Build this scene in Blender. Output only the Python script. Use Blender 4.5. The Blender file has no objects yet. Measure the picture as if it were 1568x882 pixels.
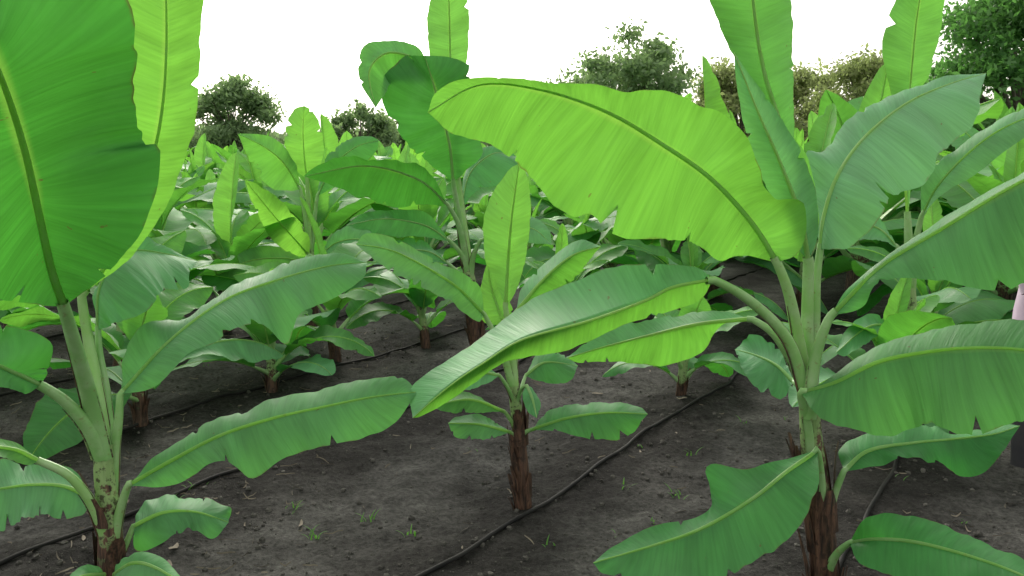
import bpy, bmesh, math, random
import numpy as np
from mathutils import Vector, noise

scene = bpy.context.scene
CAM_H = 1.6
PITCH = math.atan(206/1358)
SP, CP = math.sin(PITCH), math.cos(PITCH)

def S(px, py, Y):
    """image pixel + assumed forward distance (m), cast through the camera -> world point"""
    u = (px-784)/1358; v = (441-py)/1358
    t = Y/(CP+v*SP)
    return np.array((u*t, Y, CAM_H+(-SP+v*CP)*t))

# ------------------------------------------------------------ materials
def new_mat(name):
    m = bpy.data.materials.new(name); m.use_nodes = True
    nt = m.node_tree; nt.nodes.clear()
    return m, nt
def L(nt, a, b): nt.links.new(a, b)
def math_n(nt, op, a, b=None):
    n = nt.nodes.new('ShaderNodeMath'); n.operation = op
    for i, x in enumerate((a, b)):
        if x is None: continue
        if isinstance(x, (int, float)): n.inputs[i].default_value = x
        else: nt.links.new(x, n.inputs[i])
    return n.outputs[0]
def mix_c(nt, fac, a, b, mode='MIX'):
    n = nt.nodes.new('ShaderNodeMix'); n.data_type = 'RGBA'; n.blend_type = mode
    if isinstance(fac, (int, float)): n.inputs[0].default_value = fac
    else: nt.links.new(fac, n.inputs[0])
    for i, x in ((6, a), (7, b)):
        if isinstance(x, tuple): n.inputs[i].default_value = (*x, 1)
        else: nt.links.new(x, n.inputs[i])
    return n.outputs[2]
def ramp(nt, fac, stops):
    n = nt.nodes.new('ShaderNodeValToRGB')
    while len(n.color_ramp.elements) < len(stops): n.color_ramp.elements.new(0.5)
    for e, (p, c) in zip(n.color_ramp.elements, stops):
        e.position = p; e.color = (*c, 1) if isinstance(c, tuple) else (c, c, c, 1)
    nt.links.new(fac, n.inputs[0])
    return n.outputs[0]
def noise_n(nt, vec, scale, detail=4, rough=0.55):
    n = nt.nodes.new('ShaderNodeTexNoise')
    n.inputs['Scale'].default_value = scale; n.inputs['Detail'].default_value = detail
    n.inputs['Roughness'].default_value = rough
    if vec is not None: nt.links.new(vec, n.inputs['Vector'])
    return n.outputs['Fac']
def combine(nt, x, y, z=0.0):
    n = nt.nodes.new('ShaderNodeCombineXYZ')
    for i, a in enumerate((x, y, z)):
        if isinstance(a, (int, float)): n.inputs[i].default_value = a
        else: nt.links.new(a, n.inputs[i])
    return n.outputs[0]
def bump(nt, h, strength, dist):
    n = nt.nodes.new('ShaderNodeBump')
    n.inputs['Strength'].default_value = strength; n.inputs['Distance'].default_value = dist
    nt.links.new(h, n.inputs['Height']); return n.outputs[0]

def leaf_material():
    m, nt = new_mat('banana_leaf')
    uv = nt.nodes.new('ShaderNodeUVMap').outputs[0]
    sep = nt.nodes.new('ShaderNodeSeparateXYZ'); L(nt, uv, sep.inputs[0])
    u, v = sep.outputs[0], sep.outputs[1]           # u -1..1 across, v metres along
    au = math_n(nt, 'ABSOLUTE', u)
    att = nt.nodes.new('ShaderNodeAttribute'); att.attribute_name = 'tint'
    sc = nt.nodes.new('ShaderNodeSeparateColor'); L(nt, att.outputs['Color'], sc.inputs[0])
    age, rnd, pale = sc.outputs[0], sc.outputs[1], sc.outputs[2]
    trn = att.outputs['Alpha']
    vv = math_n(nt, 'SUBTRACT', v, math_n(nt, 'MULTIPLY', au, 0.04))
    vec1 = combine(nt, math_n(nt, 'MULTIPLY', u, 0.6), math_n(nt, 'MULTIPLY', vv, 60), rnd)
    veins = noise_n(nt, vec1, 1.6, 3, 0.6)
    vec2 = combine(nt, math_n(nt, 'MULTIPLY', u, 0.5), math_n(nt, 'MULTIPLY', vv, 9), math_n(nt, 'MULTIPLY', rnd, 7))
    bands = noise_n(nt, vec2, 1.3, 2)
    geo = nt.nodes.new('ShaderNodeNewGeometry')
    blot = noise_n(nt, geo.outputs['Position'], 5, 4)
    base = mix_c(nt, age, (0.045, 0.225, 0.055), (0.14, 0.38, 0.065))
    base = mix_c(nt, pale, base, (0.17, 0.41, 0.21))
    vfac = ramp(nt, veins, [(0.3, 0.87), (0.7, 1.10)])
    base = mix_c(nt, 1.0, base, vfac, 'MULTIPLY')
    base = mix_c(nt, 1.0, base, ramp(nt, bands, [(0.3, 0.84), (0.7, 1.13)]), 'MULTIPLY')
    base = mix_c(nt, ramp(nt, blot, [(0.48, 0.0), (0.8, 0.5)]), base, (0.14, 0.34, 0.15))
    base = mix_c(nt, ramp(nt, au, [(0.0, 0.7), (0.06, 0.0)]), base, (0.24, 0.50, 0.12))
    edge_n = noise_n(nt, geo.outputs['Position'], 14, 3)
    edge = math_n(nt, 'MULTIPLY', ramp(nt, au, [(0.97, 0.0), (0.995, 1.0)]), ramp(nt, edge_n, [(0.5, 0.0), (0.65, 0.7)]))
    spot = noise_n(nt, combine(nt, math_n(nt,'MULTIPLY',u,4), math_n(nt,'MULTIPLY',v,22), rnd), 1.7, 2, .4)
    edge = math_n(nt, 'MAXIMUM', edge, ramp(nt, spot, [(0.765, 0.0), (0.785, 0.6)]))
    base = mix_c(nt, edge, base, (0.16, 0.11, 0.04))
    tr = mix_c(nt, age, (0.06, 0.36, 0.03), (0.27, 0.66, 0.065))
    tr = mix_c(nt, 1.0, tr, vfac, 'MULTIPLY')
    tr = mix_c(nt, 1.0, tr, ramp(nt, bands, [(0.3, 0.84), (0.7, 1.14)]), 'MULTIPLY')
    tr = mix_c(nt, ramp(nt, au, [(0.0, 0.6), (0.08, 0.0)]), tr, (0.42, 0.72, 0.10))
    tr = mix_c(nt, edge, tr, (0.12, 0.08, 0.03))
    hb = math_n(nt, 'ADD', math_n(nt, 'MULTIPLY', veins, 0.4), bands)
    b = bump(nt, hb, 0.5, 0.012)
    p = nt.nodes.new('ShaderNodeBsdfPrincipled')
    L(nt, base, p.inputs['Base Color']); L(nt, b, p.inputs['Normal'])
    L(nt, ramp(nt, bands, [(0.3, 0.50), (0.7, 0.66)]), p.inputs['Roughness'])
    p.inputs['Specular IOR Level'].default_value = 0.30
    t = nt.nodes.new('ShaderNodeBsdfTranslucent'); L(nt, tr, t.inputs[0]); L(nt, b, t.inputs['Normal'])
    mx = nt.nodes.new('ShaderNodeMixShader'); L(nt, math_n(nt, 'MULTIPLY', trn, 0.45), mx.inputs[0])
    L(nt, p.outputs[0], mx.inputs[1]); L(nt, t.outputs[0], mx.inputs[2])
    o = nt.nodes.new('ShaderNodeOutputMaterial'); L(nt, mx.outputs[0], o.inputs[0])
    return m

def rib_material():
    m, nt = new_mat('banana_midrib')
    att = nt.nodes.new('ShaderNodeAttribute'); att.attribute_name = 'tint'
    sc = nt.nodes.new('ShaderNodeSeparateColor'); L(nt, att.outputs['Color'], sc.inputs[0])
    geo = nt.nodes.new('ShaderNodeNewGeometry')
    n1 = noise_n(nt, geo.outputs['Position'], 12, 4)
    n2 = noise_n(nt, geo.outputs['Position'], 45, 4)
    c = mix_c(nt, sc.outputs[0], (0.19, 0.40, 0.13), (0.38, 0.62, 0.15))
    c = mix_c(nt, ramp(nt, n1, [(0.42, 0.0), (0.75, 0.7)]), c, (0.38, 0.52, 0.30))
    c = mix_c(nt, ramp(nt, n2, [(0.62, 0.0), (0.72, 0.6)]), c, (0.20, 0.13, 0.05))
    p = nt.nodes.new('ShaderNodeBsdfPrincipled'); L(nt, c, p.inputs['Base Color'])
    p.inputs['Roughness'].default_value = 0.42
    t = nt.nodes.new('ShaderNodeBsdfTranslucent'); t.inputs[0].default_value=(.5,.8,.2,1)
    mx = nt.nodes.new('ShaderNodeMixShader'); L(nt, math_n(nt,'MULTIPLY',sc.outputs[2],.7), mx.inputs[0])
    L(nt, p.outputs[0], mx.inputs[1]); L(nt, t.outputs[0], mx.inputs[2])
    o = nt.nodes.new('ShaderNodeOutputMaterial'); L(nt, mx.outputs[0], o.inputs[0])
    return m

def stem_material():
    m, nt = new_mat('banana_pseudostem')
    att = nt.nodes.new('ShaderNodeAttribute'); att.attribute_name = 'tint'
    sc = nt.nodes.new('ShaderNodeSeparateColor'); L(nt, att.outputs['Color'], sc.inputs[0])
    geo = nt.nodes.new('ShaderNodeNewGeometry')
    mp = nt.nodes.new('ShaderNodeMapping'); mp.inputs['Scale'].default_value = (1, 1, 0.12)
    L(nt, geo.outputs['Position'], mp.inputs[0])
    st = noise_n(nt, mp.outputs[0], 70, 4, 0.6)
    n2 = noise_n(nt, geo.outputs['Position'], 22, 5, 0.65)
    g = mix_c(nt, st, (0.15, 0.27, 0.08), (0.36, 0.50, 0.22))
    br = mix_c(nt, ramp(nt,st,[(.35,0.),(.65,1.)]), (0.016, 0.010, 0.008), (0.15, 0.078, 0.05))
    f = math_n(nt, 'ADD', sc.outputs[0], math_n(nt, 'MULTIPLY', math_n(nt, 'SUBTRACT', n2, 0.5), 1.9))
    c = mix_c(nt, ramp(nt, f, [(0.42, 0.0), (0.56, 1.0)]), br, g)
    c = mix_c(nt, ramp(nt, n2, [(0.56, 0.0), (0.62, 0.85)]), c, (0.03, 0.017, 0.012))
    p = nt.nodes.new('ShaderNodeBsdfPrincipled'); L(nt, c, p.inputs['Base Color'])
    p.inputs['Roughness'].default_value = 0.6
    L(nt, bump(nt, st, 0.8, 0.015), p.inputs['Normal'])
    o = nt.nodes.new('ShaderNodeOutputMaterial'); L(nt, p.outputs[0], o.inputs[0])
    return m

LEAF, RIB, STEM = leaf_material(), rib_material(), stem_material()
MATS = [LEAF, RIB, STEM]

# ------------------------------------------------------------ mesh builder
class MB:
    def __init__(s): s.v=[]; s.f=[]; s.uv=[]; s.c=[]; s.m=[]; s.n=0
    def grid(s, P, UV, mat, col):
        n, k = P.shape[:2]
        s.v.append(P.reshape(-1,3)); s.uv.append(UV.reshape(-1,2))
        C = np.zeros((n*k,4)); C[:] = col if np.ndim(col)==1 else np.asarray(col).reshape(-1,4)
        s.c.append(C)
        i = np.arange(n-1)[:,None]*k + np.arange(k-1)[None,:] + s.n
        F = np.stack([i, i+1, i+1+k, i+k], -1).reshape(-1,4)
        s.f.append(F); s.m.append(np.full(len(F), mat)); s.n += n*k
    def tube(s, pts, rad, mat, cols, sides=8, squash=1.0):
        pts = np.asarray(pts, float); n = len(pts)
        T = np.gradient(pts, axis=0); T /= np.linalg.norm(T,axis=1)[:,None]+1e-9
        up = np.array((0.31,0.9,0.12)); 
        if abs(T.mean(0)@up)/np.linalg.norm(up) > .9: up = np.array((1.,0,0))
        A = np.cross(T, up); A /= np.linalg.norm(A,axis=1)[:,None]
        B = np.cross(T, A)
        th = np.linspace(0, 2*math.pi, sides+1)
        R = np.asarray(rad, float)[:,None,None]
        P = pts[:,None,:] + R*(A[:,None,:]*np.cos(th)[None,:,None] + squash*B[:,None,:]*np.sin(th)[None,:,None])
        UV = np.zeros((n,sides+1,2)); UV[:,:,0]=th/6.28; UV[:,:,1]=np.linspace(0,1,n)[:,None]
        cols = np.asarray(cols, float)
        if cols.ndim==2: cols = np.repeat(cols[:,None,:], sides+1, 1)
        s.grid(P, UV, mat, cols)
    def mesh(s, name, mats=MATS):
        V=np.concatenate(s.v); F=np.concatenate(s.f); UV=np.concatenate(s.uv); C=np.concatenate(s.c); M=np.concatenate(s.m)
        me = bpy.data.meshes.new(name)
        me.vertices.add(len(V)); me.vertices.foreach_set('co', V.astype(np.float32).ravel())
        me.loops.add(F.size); me.loops.foreach_set('vertex_index', F.astype(np.int32).ravel())
        me.polygons.add(len(F)); me.polygons.foreach_set('loop_start', np.arange(0,F.size,4,dtype=np.int32))
        me.polygons.foreach_set('material_index', M.astype(np.int32))
        me.update(calc_edges=True)
        me.polygons.foreach_set('use_smooth', np.ones(len(F),dtype=bool))
        ul = me.uv_layers.new(name='UVMap'); ul.data.foreach_set('uv', UV[F.ravel()].astype(np.float32).ravel())
        a = me.color_attributes.new('tint','FLOAT_COLOR','POINT'); a.data.foreach_set('color', C.astype(np.float32).ravel())
        for m in mats: me.materials.append(m)
        me.validate(); me.update()
        return me

def add_obj(name, me, loc=(0,0,0)):
    o = bpy.data.objects.new(name, me); o.location = loc
    scene.collection.objects.link(o); return o

def dense(P, per=16):
    P = np.asarray(P, float)
    Q = np.vstack([2*P[0]-P[1], P, 2*P[-1]-P[-2]])
    out=[]
    for i in range(len(P)-1):
        t = np.linspace(0,1,per,endpoint=(i==len(P)-2))[:,None]
        a,b,c,d = Q[i:i+4]
        out.append(0.5*((2*b)+(-a+c)*t+(2*a-5*b+4*c-d)*t**2+(-a+3*b-3*c+d)*t**3))
    return np.vstack(out)
def catmull(P, n, q=None):
    P = np.asarray(P, float)
    D = dense(P)
    s = np.r_[0, np.cumsum(np.linalg.norm(np.diff(D,axis=0),axis=1))]
    s /= s[-1]
    if q is None: q = np.linspace(0,1,n)
    return np.stack([np.interp(q, s, D[:,k]) for k in range(D.shape[1])],1)

def wob(t, rng, f):
    r = np.zeros_like(t)
    for k in range(4):
        ff = f*(0.5+k*0.55)*rng.uniform(.8,1.2)
        r += np.sin(2*math.pi*(ff*t+rng.random()))/(1+k*0.6)
    return r/1.9

def blade(mb, M, A, B, ta, tb, rng, ns=7, ruf=0.06, cup=0.12, rib=0.009, freq=4.0, tears=0):
    n = len(M); t = np.linspace(0,1,n)
    T = np.gradient(M,axis=0); T /= np.linalg.norm(T,axis=1)[:,None]+1e-9
    side = A-B; wid = np.linalg.norm(side,axis=1)[:,None]
    side = side/(wid+1e-6)
    k = np.ones(7)/7
    Nn = np.cross(T, side); Nn /= np.linalg.norm(Nn,axis=1)[:,None]+1e-9
    if n > 20:
        for a in range(3): Nn[:,a] = np.convolve(np.pad(Nn[:,a],3,mode='edge'), k, 'valid')
    seg = np.r_[0, np.cumsum(np.linalg.norm(np.diff(M,axis=0),axis=1))]
    cols = []; uvs=[]; cc=[]
    W = wid.max(); rv = rng.random()
    env = (np.sin(math.pi*np.clip(t,0.0,1))**0.5)[:,None]
    rw = {-1: wob(t,rng,freq)[:,None], 1: wob(t,rng,freq)[:,None]}
    re = {-1: wob(t,rng,freq*3.1)[:,None], 1: wob(t,rng,freq*3.1)[:,None]}
    cut = {-1: np.zeros((n,1)), 1: np.zeros((n,1))}
    for sg in (-1,1):
        for _ in range(rng.integers(0,tears+1)):
            i0 = int(rng.integers(int(n*.15),int(n*.92))); cut[sg][i0,0]=rng.uniform(.10,.34)
            if rng.random()<.4: cut[sg][i0+1,0]=cut[sg][i0,0]*.55
    for j in range(-ns, ns+1):
        s = abs(j)/ns; sg = -1 if j<0 else 1
        E = A if j<0 else B
        tear = np.minimum(1, (1-cut[sg]) / max(s,1e-6)) if tears else 1.0   # only margin beyond the notch is pulled in
        D = (E-M)*(1+0.035*re[sg]*s)*tear
        h = np.linalg.norm(E-M,axis=1)[:,None]
        P = M + D*s + Nn*(cup*h*4*s*(1-s)*0.5) + Nn*env*W*ruf*(s**1.8)*(rw[sg]+0.3*re[sg])*np.minimum(1,h/(0.25*W+1e-6))
        tt = ta if j<0 else tb
        if j==0: tt = tuple((a_+b_)/2 for a_,b_ in zip(ta,tb))
        cols.append(P); uvs.append(np.stack([np.full(n, s*sg), seg+0*t],1))
        cc.append(np.tile((tt[0], rv, tt[1], tt[2]),(n,1)))
    mb.grid(np.stack(cols,1), np.stack(uvs,1), 0, np.stack(cc,1))
    if rib>0:
        rr = rib*(1-0.8*t); rr[-1]=0.0008
        mb.tube(M, rr, 1, (max(ta[0],tb[0]),0,.5*(ta[2]+tb[2]),1), sides=6)

def gen_leaf(mb, base, az, length, elev0, elev1, width, tint, rng, n=26, ns=4, pet=0.2, r0=0.016, ruf=0.07, sides=6, vfold=None):
    K = n+8
    t = np.linspace(0,1,K)
    el = elev0+(elev1-elev0)*t**1.35
    azv = az + rng.uniform(-.45,.45)*t**2
    d = np.stack([np.cos(el)*np.cos(azv), np.cos(el)*np.sin(azv), np.sin(el)],1)
    P = np.asarray(base)+np.vstack([np.zeros(3), np.cumsum(d[:-1]*length/(K-1),axis=0)])
    kp = max(2,int(K*pet))
    mb.tube(P[:kp+1], np.linspace(r0*1.5, r0*0.75, kp+1), 1, (tint*0.6,0,0,1), sides=sides, squash=.8)
    M = P[kp:]; m=len(M); q=np.linspace(0,1,m)
    pk = rng.uniform(.75,1.1)
    w = width*0.5*np.clip(np.sin(math.pi*np.clip(q,0,1)**pk),0,1)**0.55
    w = w*(1-0.15*q); w[0]=0.008; w[-1]=0.003
    sd = np.stack([-np.sin(azv[kp:]), np.cos(azv[kp:]), 0*q],1)
    up = np.cross(d[kp:], sd); up*= np.sign(up[:,2:3]+1e-6)
    if vfold is None: va = rng.uniform(.2,.7)*(1-q) - rng.uniform(.1,.8)*q
    else: va = vfold*(1-.5*q)
    roll = rng.uniform(-.75,.75)
    def edge(sg):
        a = va+sg*roll*q
        return M + w[:,None]*(sg*sd*np.cos(a)[:,None]+up*np.sin(a)[:,None])
    tt=(tint, float(np.clip(rng.uniform(-.4,.7)*(1-tint*.7),0,1)), float(rng.uniform(.6,1.1)))
    blade(mb, M, edge(1), edge(-1), tt, tt, rng, ns=ns, ruf=ruf, cup=rng.uniform(-.25,.1), rib=r0*.5, freq=rng.uniform(1.5,4), tears=2 if n>20 else 0)

def stem_tube(mb, pts, r, g0=-0.2, g1=1.3, sides=14):
    C = catmull(pts, 22); t=np.linspace(0,1,22)
    rad = np.interp(t,[0,.05,.4,1],[r*1.35,r*1.15,r,r*.72])
    cols = np.zeros((22,4)); cols[:,0]=g0+(g1-g0)*t; cols[:,3]=1
    mb.tube(C, rad, 2, cols, sides=sides)
    return C

def sheaths(mb, C, r, rng, k=7, imax=9, green=False):
    """leaf sheaths hugging the stem, dry ones peeling off"""
    for i in range(k):
        a = rng.uniform(0,6.28); i0 = rng.integers(0,imax); m=8
        L_ = rng.integers(4,9)
        idx = np.linspace(i0, min(i0+L_,21), m)
        base = np.stack([np.interp(idx, np.arange(22), C[:,k_]) for k_ in range(3)],1)
        q=np.linspace(0,1,m)
        out = r*1.12+ q**2*rng.uniform(0.0,.035)
        wv = r*rng.uniform(.5,.9)*(1-q**2*.8)
        G = np.zeros((m,3,3))
        for j,s in enumerate((-1,0,1)):
            ang = a + s*wv/r*.9
            rr = out*(1 if s==0 else .97)
            G[:,j,:]=base+np.stack([rr*np.cos(ang),rr*np.sin(ang),0*q],1)
        UV=np.zeros((m,3,2))
        mb.grid(G,UV,2,((rng.uniform(.6,1.2) if green else rng.uniform(-.6,.3)),0,0,1))

def gen_plant(h, seed, n=26, ns=4, nl=9, sides=6, detail=True, young=0.5, wide=1.0):
    rng = np.random.default_rng(seed); mb = MB()
    sh = h*rng.uniform(.28,.36); r = 0.018+0.018*h
    lean = rng.uniform(-.05,.05,2)
    top = np.array((lean[0]*h, lean[1]*h, sh))
    C = stem_tube(mb, [(0,0,-.06),(lean[0]*h*.4,lean[1]*h*.4,sh*.5),top], r, g0=-.3, g1=1.2, sides=10 if detail else 6)
    if detail: sheaths(mb, C, r, rng, 5)
    az = rng.uniform(0,6.28)
    for i in range(nl):
        q = i/(nl-1)      # 0 oldest
        az += 2.4+rng.uniform(-.3,.3)
        ln = h*(0.42+0.38*math.sin(math.pi*min(1,.25+q*.75)))*rng.uniform(.85,1.12)
        e0 = math.radians(32+48*q+rng.uniform(-12,10)); e1 = math.radians(-55+80*q+rng.uniform(-30,28))
        base = C[int(8+q*13)]
        gen_leaf(mb, base, az, ln, e0, e1, ln*rng.uniform(.33,.46)*wide, float(np.clip(q*.6+rng.uniform(-.1,.4)*young,0,1)), rng, n, ns, pet=.2, r0=.009+.005*h, sides=sides)
    ln = h*rng.uniform(.5,.66)
    gen_leaf(mb, C[-1], az+1, ln, math.radians(87), math.radians(rng.uniform(60,86)), ln*rng.uniform(.22,.42), float(rng.uniform(.75,1)), rng, n, ns, pet=.12, r0=.010+.004*h, ruf=.04, sides=sides, vfold=rng.uniform(.3,1.1))
    return mb

# ------------------------------------------------------------ individually modelled plants
def H(mb, mid, up, lo, dyu=0., dyl=0., pet=None, t=(.4,0,1), t2=None, ruf=.035, cup=.1, rib=.009, n=100, ns=9, r=(.022,.012), seed=0, freq=3.5, perp=.6, tears=3):
    rng = np.random.default_rng(seed+17)
    C = catmull([np.array(p,float) for p in mid], n)
    M = np.array([S(*p) for p in C]); q = np.linspace(0,1,n)
    def edge(pts, dy):
        pts = [mid[0][:2]]+list(pts)+[mid[-1][:2]]
        ed = catmull([np.array(p,float) for p in pts], 400)
        # where each lateral vein meets the margin
        D2 = ((C[:,None,:2]-ed[None])**2).sum(-1)
        k = np.argmin(D2,1)/399.; k[0]=0; k[-1]=1
        k = np.maximum.accumulate(k)
        kk = np.ones(13)/13; k = np.convolve(np.r_[2*k[0]-k[6:0:-1],k,2*k[-1]-k[-2:-8:-1]],kk,'valid')
        qe = np.clip(perp*k+(1-perp)*q,0,1); qe = np.maximum.accumulate(qe); qe[0]=0; qe[-1]=1
        E = np.stack([np.interp(qe, np.linspace(0,1,400), ed[:,a]) for a in (0,1)],1)
        Y = C[:,2]+dy*np.sin(math.pi*q)**.7
        return np.array([S(a,b,y) for (a,b),y in zip(E,Y)])
    blade(mb, M, edge(up,dyu), edge(lo,dyl), t, t2 or t, rng, ns=ns, ruf=ruf, cup=cup, rib=rib, freq=freq, tears=tears)
    if pet:
        pts = [S(*p) for p in pet]+[M[0], M[2]]
        P = catmull(pts, 18)
        rr = np.linspace(r[0], r[1], 18)
        mb.tube(P, rr, 1, (t[0]*.4,0,0,1), sides=10, squash=.85)
        # scarious brown margins of the petiole channel
        T = np.gradient(P,axis=0); T/=np.linalg.norm(T,axis=1)[:,None]
        lat = np.cross(T,(0.1,-1.,.25)); lat/=np.linalg.norm(lat,axis=1)[:,None]
        for sg in (-1,1):
            k0=int(rng.integers(8,14))
            w = P[:k0]+lat[:k0]*(sg*rr[:k0,None]*.93)+np.array((0,-.25,0))*rr[:k0,None]
            mb.tube(w, np.linspace(.0045,.0012,k0), 2, (rng.uniform(.1,.6),0,0,1), sides=5)

# ---- right-hand plant
R = MB()
st = [S(1265,960,3.1), S(1262,880,3.1), S(1256,780,3.1), S(1243,680,3.1), S(1238,600,3.1)]
C = stem_tube(R, st, .048, g0=-.6, g1=.95)
sheaths(R, C, .054, np.random.default_rng(4), 18, imax=13)
H(R, [(1190,402,3.02),(1150,340,3.0),(1090,275,2.95),(1020,225,2.9),(930,172,2.82),(830,138,2.75),(735,130,2.66),(655,172,2.58)],
  [(1225,385),(1230,315),(1185,300),(1160,250),(1130,190),(1060,155),(960,138),(840,124),(720,118),(670,140)],
  [(1130,392),(1100,396),(1060,368),(1000,366),(940,356),(905,328),(865,334),(800,260),(750,222),(690,202)],
  -.08, .22, [(1236,600,3.1),(1222,520,3.08),(1208,450,3.04)], t=(.7,0,.95), ruf=.04, seed=1, r=(.028,.015), rib=.010, n=130)
H(R, [(1215,250,3.12),(1195,190,3.12),(1170,110,3.1),(1155,20,3.08),(1150,-60,3.05),(1150,-160,3.0)],
  [(1170,190),(1125,90),(1090,10),(1075,-60)], [(1216,180),(1214,90),(1212,0),(1205,-80)], .1, .05, t=(.45,.3,.7), ruf=.02, seed=2, cup=.3)
H(R, [(1238,400,3.1),(1225,330,3.07),(1195,250,3.05),(1160,170,3.04),(1124,80,3.05)],
  [(1215,370),(1175,290),(1142,200),(1128,130)], [(1252,360),(1250,300),(1228,235),(1185,165),(1145,110)], .05, .0,
  [(1236,600,3.12),(1236,500,3.12)], t=(.5,1.,.6), ruf=.02, seed=3, r=(.026,.018), cup=-.3)
H(R, [(1225,400,3.16),(1232,350,3.16),(1225,280,3.15),(1215,210,3.14)],
  [(1205,380),(1200,320),(1190,260)], [(1252,360),(1250,300),(1236,240)], .05, .0, t=(.6,.1,.8), ruf=.02, seed=33, cup=.2, n=40, tears=0)
H(R, [(1256,382,3.15),(1262,330,3.2),(1282,270,3.28),(1322,212,3.4),(1385,160,3.55),(1450,130,3.68),(1510,112,3.8)],
  [(1240,300),(1234,236),(1262,230),(1300,182),(1350,150),(1400,134),(1450,118)],
  [(1300,378),(1345,335),(1368,298),(1420,282),(1440,235),(1492,190),(1500,150)], .1, -.2,
  [(1240,590,3.13),(1247,500,3.14),(1250,430,3.14)], t=(.45,.85,.7), seed=4, r=(.026,.012))
H(R, [(1272,484,3.02),(1350,408,2.95),(1440,352,2.85),(1568,276,2.7),(1700,225,2.55),(1820,230,2.4)],
  [(1300,440),(1370,385),(1440,335),(1568,262),(1700,190)], [(1320,470),(1345,432),(1420,428),(1500,442),(1568,437),(1700,410),(1790,330)], .08, -.1,
  [(1238,640,3.05),(1246,560,3.04),(1262,505,3.02)], t=(.25,.4,.9), seed=5, r=(.028,.014), ruf=.025)
H(R, [(1226,602,3.02),(1280,586,2.96),(1340,556,2.9),(1400,542,2.85),(1480,533,2.75),(1568,536,2.65),(1720,560,2.45)],
  [(1270,580),(1320,543),(1380,515),(1460,500),(1568,490),(1680,500)], [(1262,642),(1350,667),(1420,650),(1480,667),(1568,645),(1690,640)], .12, -.12,
  [(1240,690,3.08),(1234,640,3.05)], t=(.3,.3,1.), seed=6, ruf=.025)
H(R, [(1292,722,3.05),(1330,690,3.1),(1400,678,3.15),(1460,672,3.2),(1520,665,3.2),(1562,652,3.2)],
  [(1285,685),(1330,664),(1400,650),(1470,662),(1520,652)], [(1330,716),(1390,704),(1440,705),(1470,732),(1515,718)], .15, -.05,
  [(1262,820,3.1),(1275,765,3.07)], t=(.0,.0,.6), seed=7, r=(.02,.01), ruf=.09)
H(R, [(1300,832,2.98),(1340,826,2.9),(1400,830,2.82),(1480,850,2.72),(1568,882,2.6),(1680,940,2.45)],
  [(1330,792),(1400,790),(1480,818),(1568,860),(1660,915)], [(1318,862),(1380,888),(1450,905),(1568,940)], .1, -.1,
  [(1262,885,3.08),(1280,850,3.02)], t=(.05,.0,.7), seed=8, r=(.02,.01))
H(R, [(1252,690,3.0),(1205,722,2.92),(1160,758,2.84),(1110,790,2.76),(1060,815,2.68),(1000,835,2.6),(908,862,2.5)],
  [(1200,702),(1140,718),(1082,714),(1085,782),(1000,805),(940,836)], [(1252,745),(1225,805),(1170,850),(1100,885),(1000,892),(930,880)], .1, -.1,
  [(1256,800,3.06),(1258,740,3.04)], t=(.1,.15,.85), seed=9, r=(.018,.010), ruf=.04)
H(R, [(1092,428,2.95),(1030,440,2.9),(985,462,2.84),(900,492,2.8),(800,520,2.75),(740,556,2.7),(690,590,2.66),(632,640,2.65)],
  [(1060,408),(960,406),(880,430),(800,468),(720,528),(650,575),(628,600)], [(1068,462),(1000,484),(950,500),(870,536),(820,545),(760,562),(700,606),(648,636)], .22, .16,
  [(1232,600,3.08),(1205,520,3.04),(1150,462,3.0)], t=(.35,.6,.6), t2=(.7,0,1.05), seed=10, r=(.026,.014), ruf=.06, rib=.006)
H(R, [(1150,488,3.12),(1070,496,3.2),(1000,512,3.28),(930,530,3.36),(868,548,3.42)],
  [(1100,476),(1060,481),(980,490),(910,515)], [(1100,500),(1075,540),(1010,562),(950,552),(890,556)], .07, .15,
  [(1234,610,3.1),(1215,560,3.1),(1185,512,3.1)], t=(.3,.4,.6), t2=(.6,0,1.05), seed=11, r=(.02,.012), ruf=.07)
H(R, [(1215,585,3.3),(1190,560,3.4),(1160,545,3.5),(1125,535,3.6)], [(1190,530),(1150,515)], [(1195,610),(1170,605),(1140,570)], .1,-.1,
  [(1238,640,3.12),(1230,600,3.2)], t=(.0,.4,.6), seed=35, n=40, ruf=.06, r=(.018,.01))
add_obj('banana_plant', R.mesh('banana_plant_mesh'))

# ---- left-hand plant
Lp = MB()
st = [S(172,930,3.05), S(170,860,3.05), S(168,800,3.05), S(160,730,3.05), S(158,680,3.05)]
C = stem_tube(Lp, st, .044, g0=.1, g1=.8)
sheaths(Lp, C, .050, np.random.default_rng(5), 10, imax=15)
H(Lp, [(98,470,2.75),(78,410,2.65),(58,320,2.5),(35,220,2.35),(0,115,2.15),(-50,10,1.95),(-120,-110,1.75)],
  [(180,405),(236,310),(240,222),(212,212),(206,100),(200,0),(120,-140)], [(20,462),(-60,440),(-160,350),(-230,200),(-240,0)], .2, .0,
  [(158,700,3.05),(140,620,3.0),(118,540,2.88)], t=(.10,0,.95), seed=20, r=(.038,.021), rib=.013, ruf=.03, n=130)  # low tint paints in the shade from overlapping the leaf behind
H(Lp, [(125,452,3.15),(170,395,3.15),(215,300,3.15),(245,190,3.1),(255,60,3.05),(250,-120,3.0)],
  [(105,350),(120,200),(140,60),(180,-80)], [(205,388),(262,300),(300,180),(306,60),(312,0),(305,-80)], -.05, .1,
  [(165,700,3.1),(150,600,3.12),(135,520,3.15)], t=(.8,0,.95), seed=21, r=(.03,.016), ruf=.03, tears=2)
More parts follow.
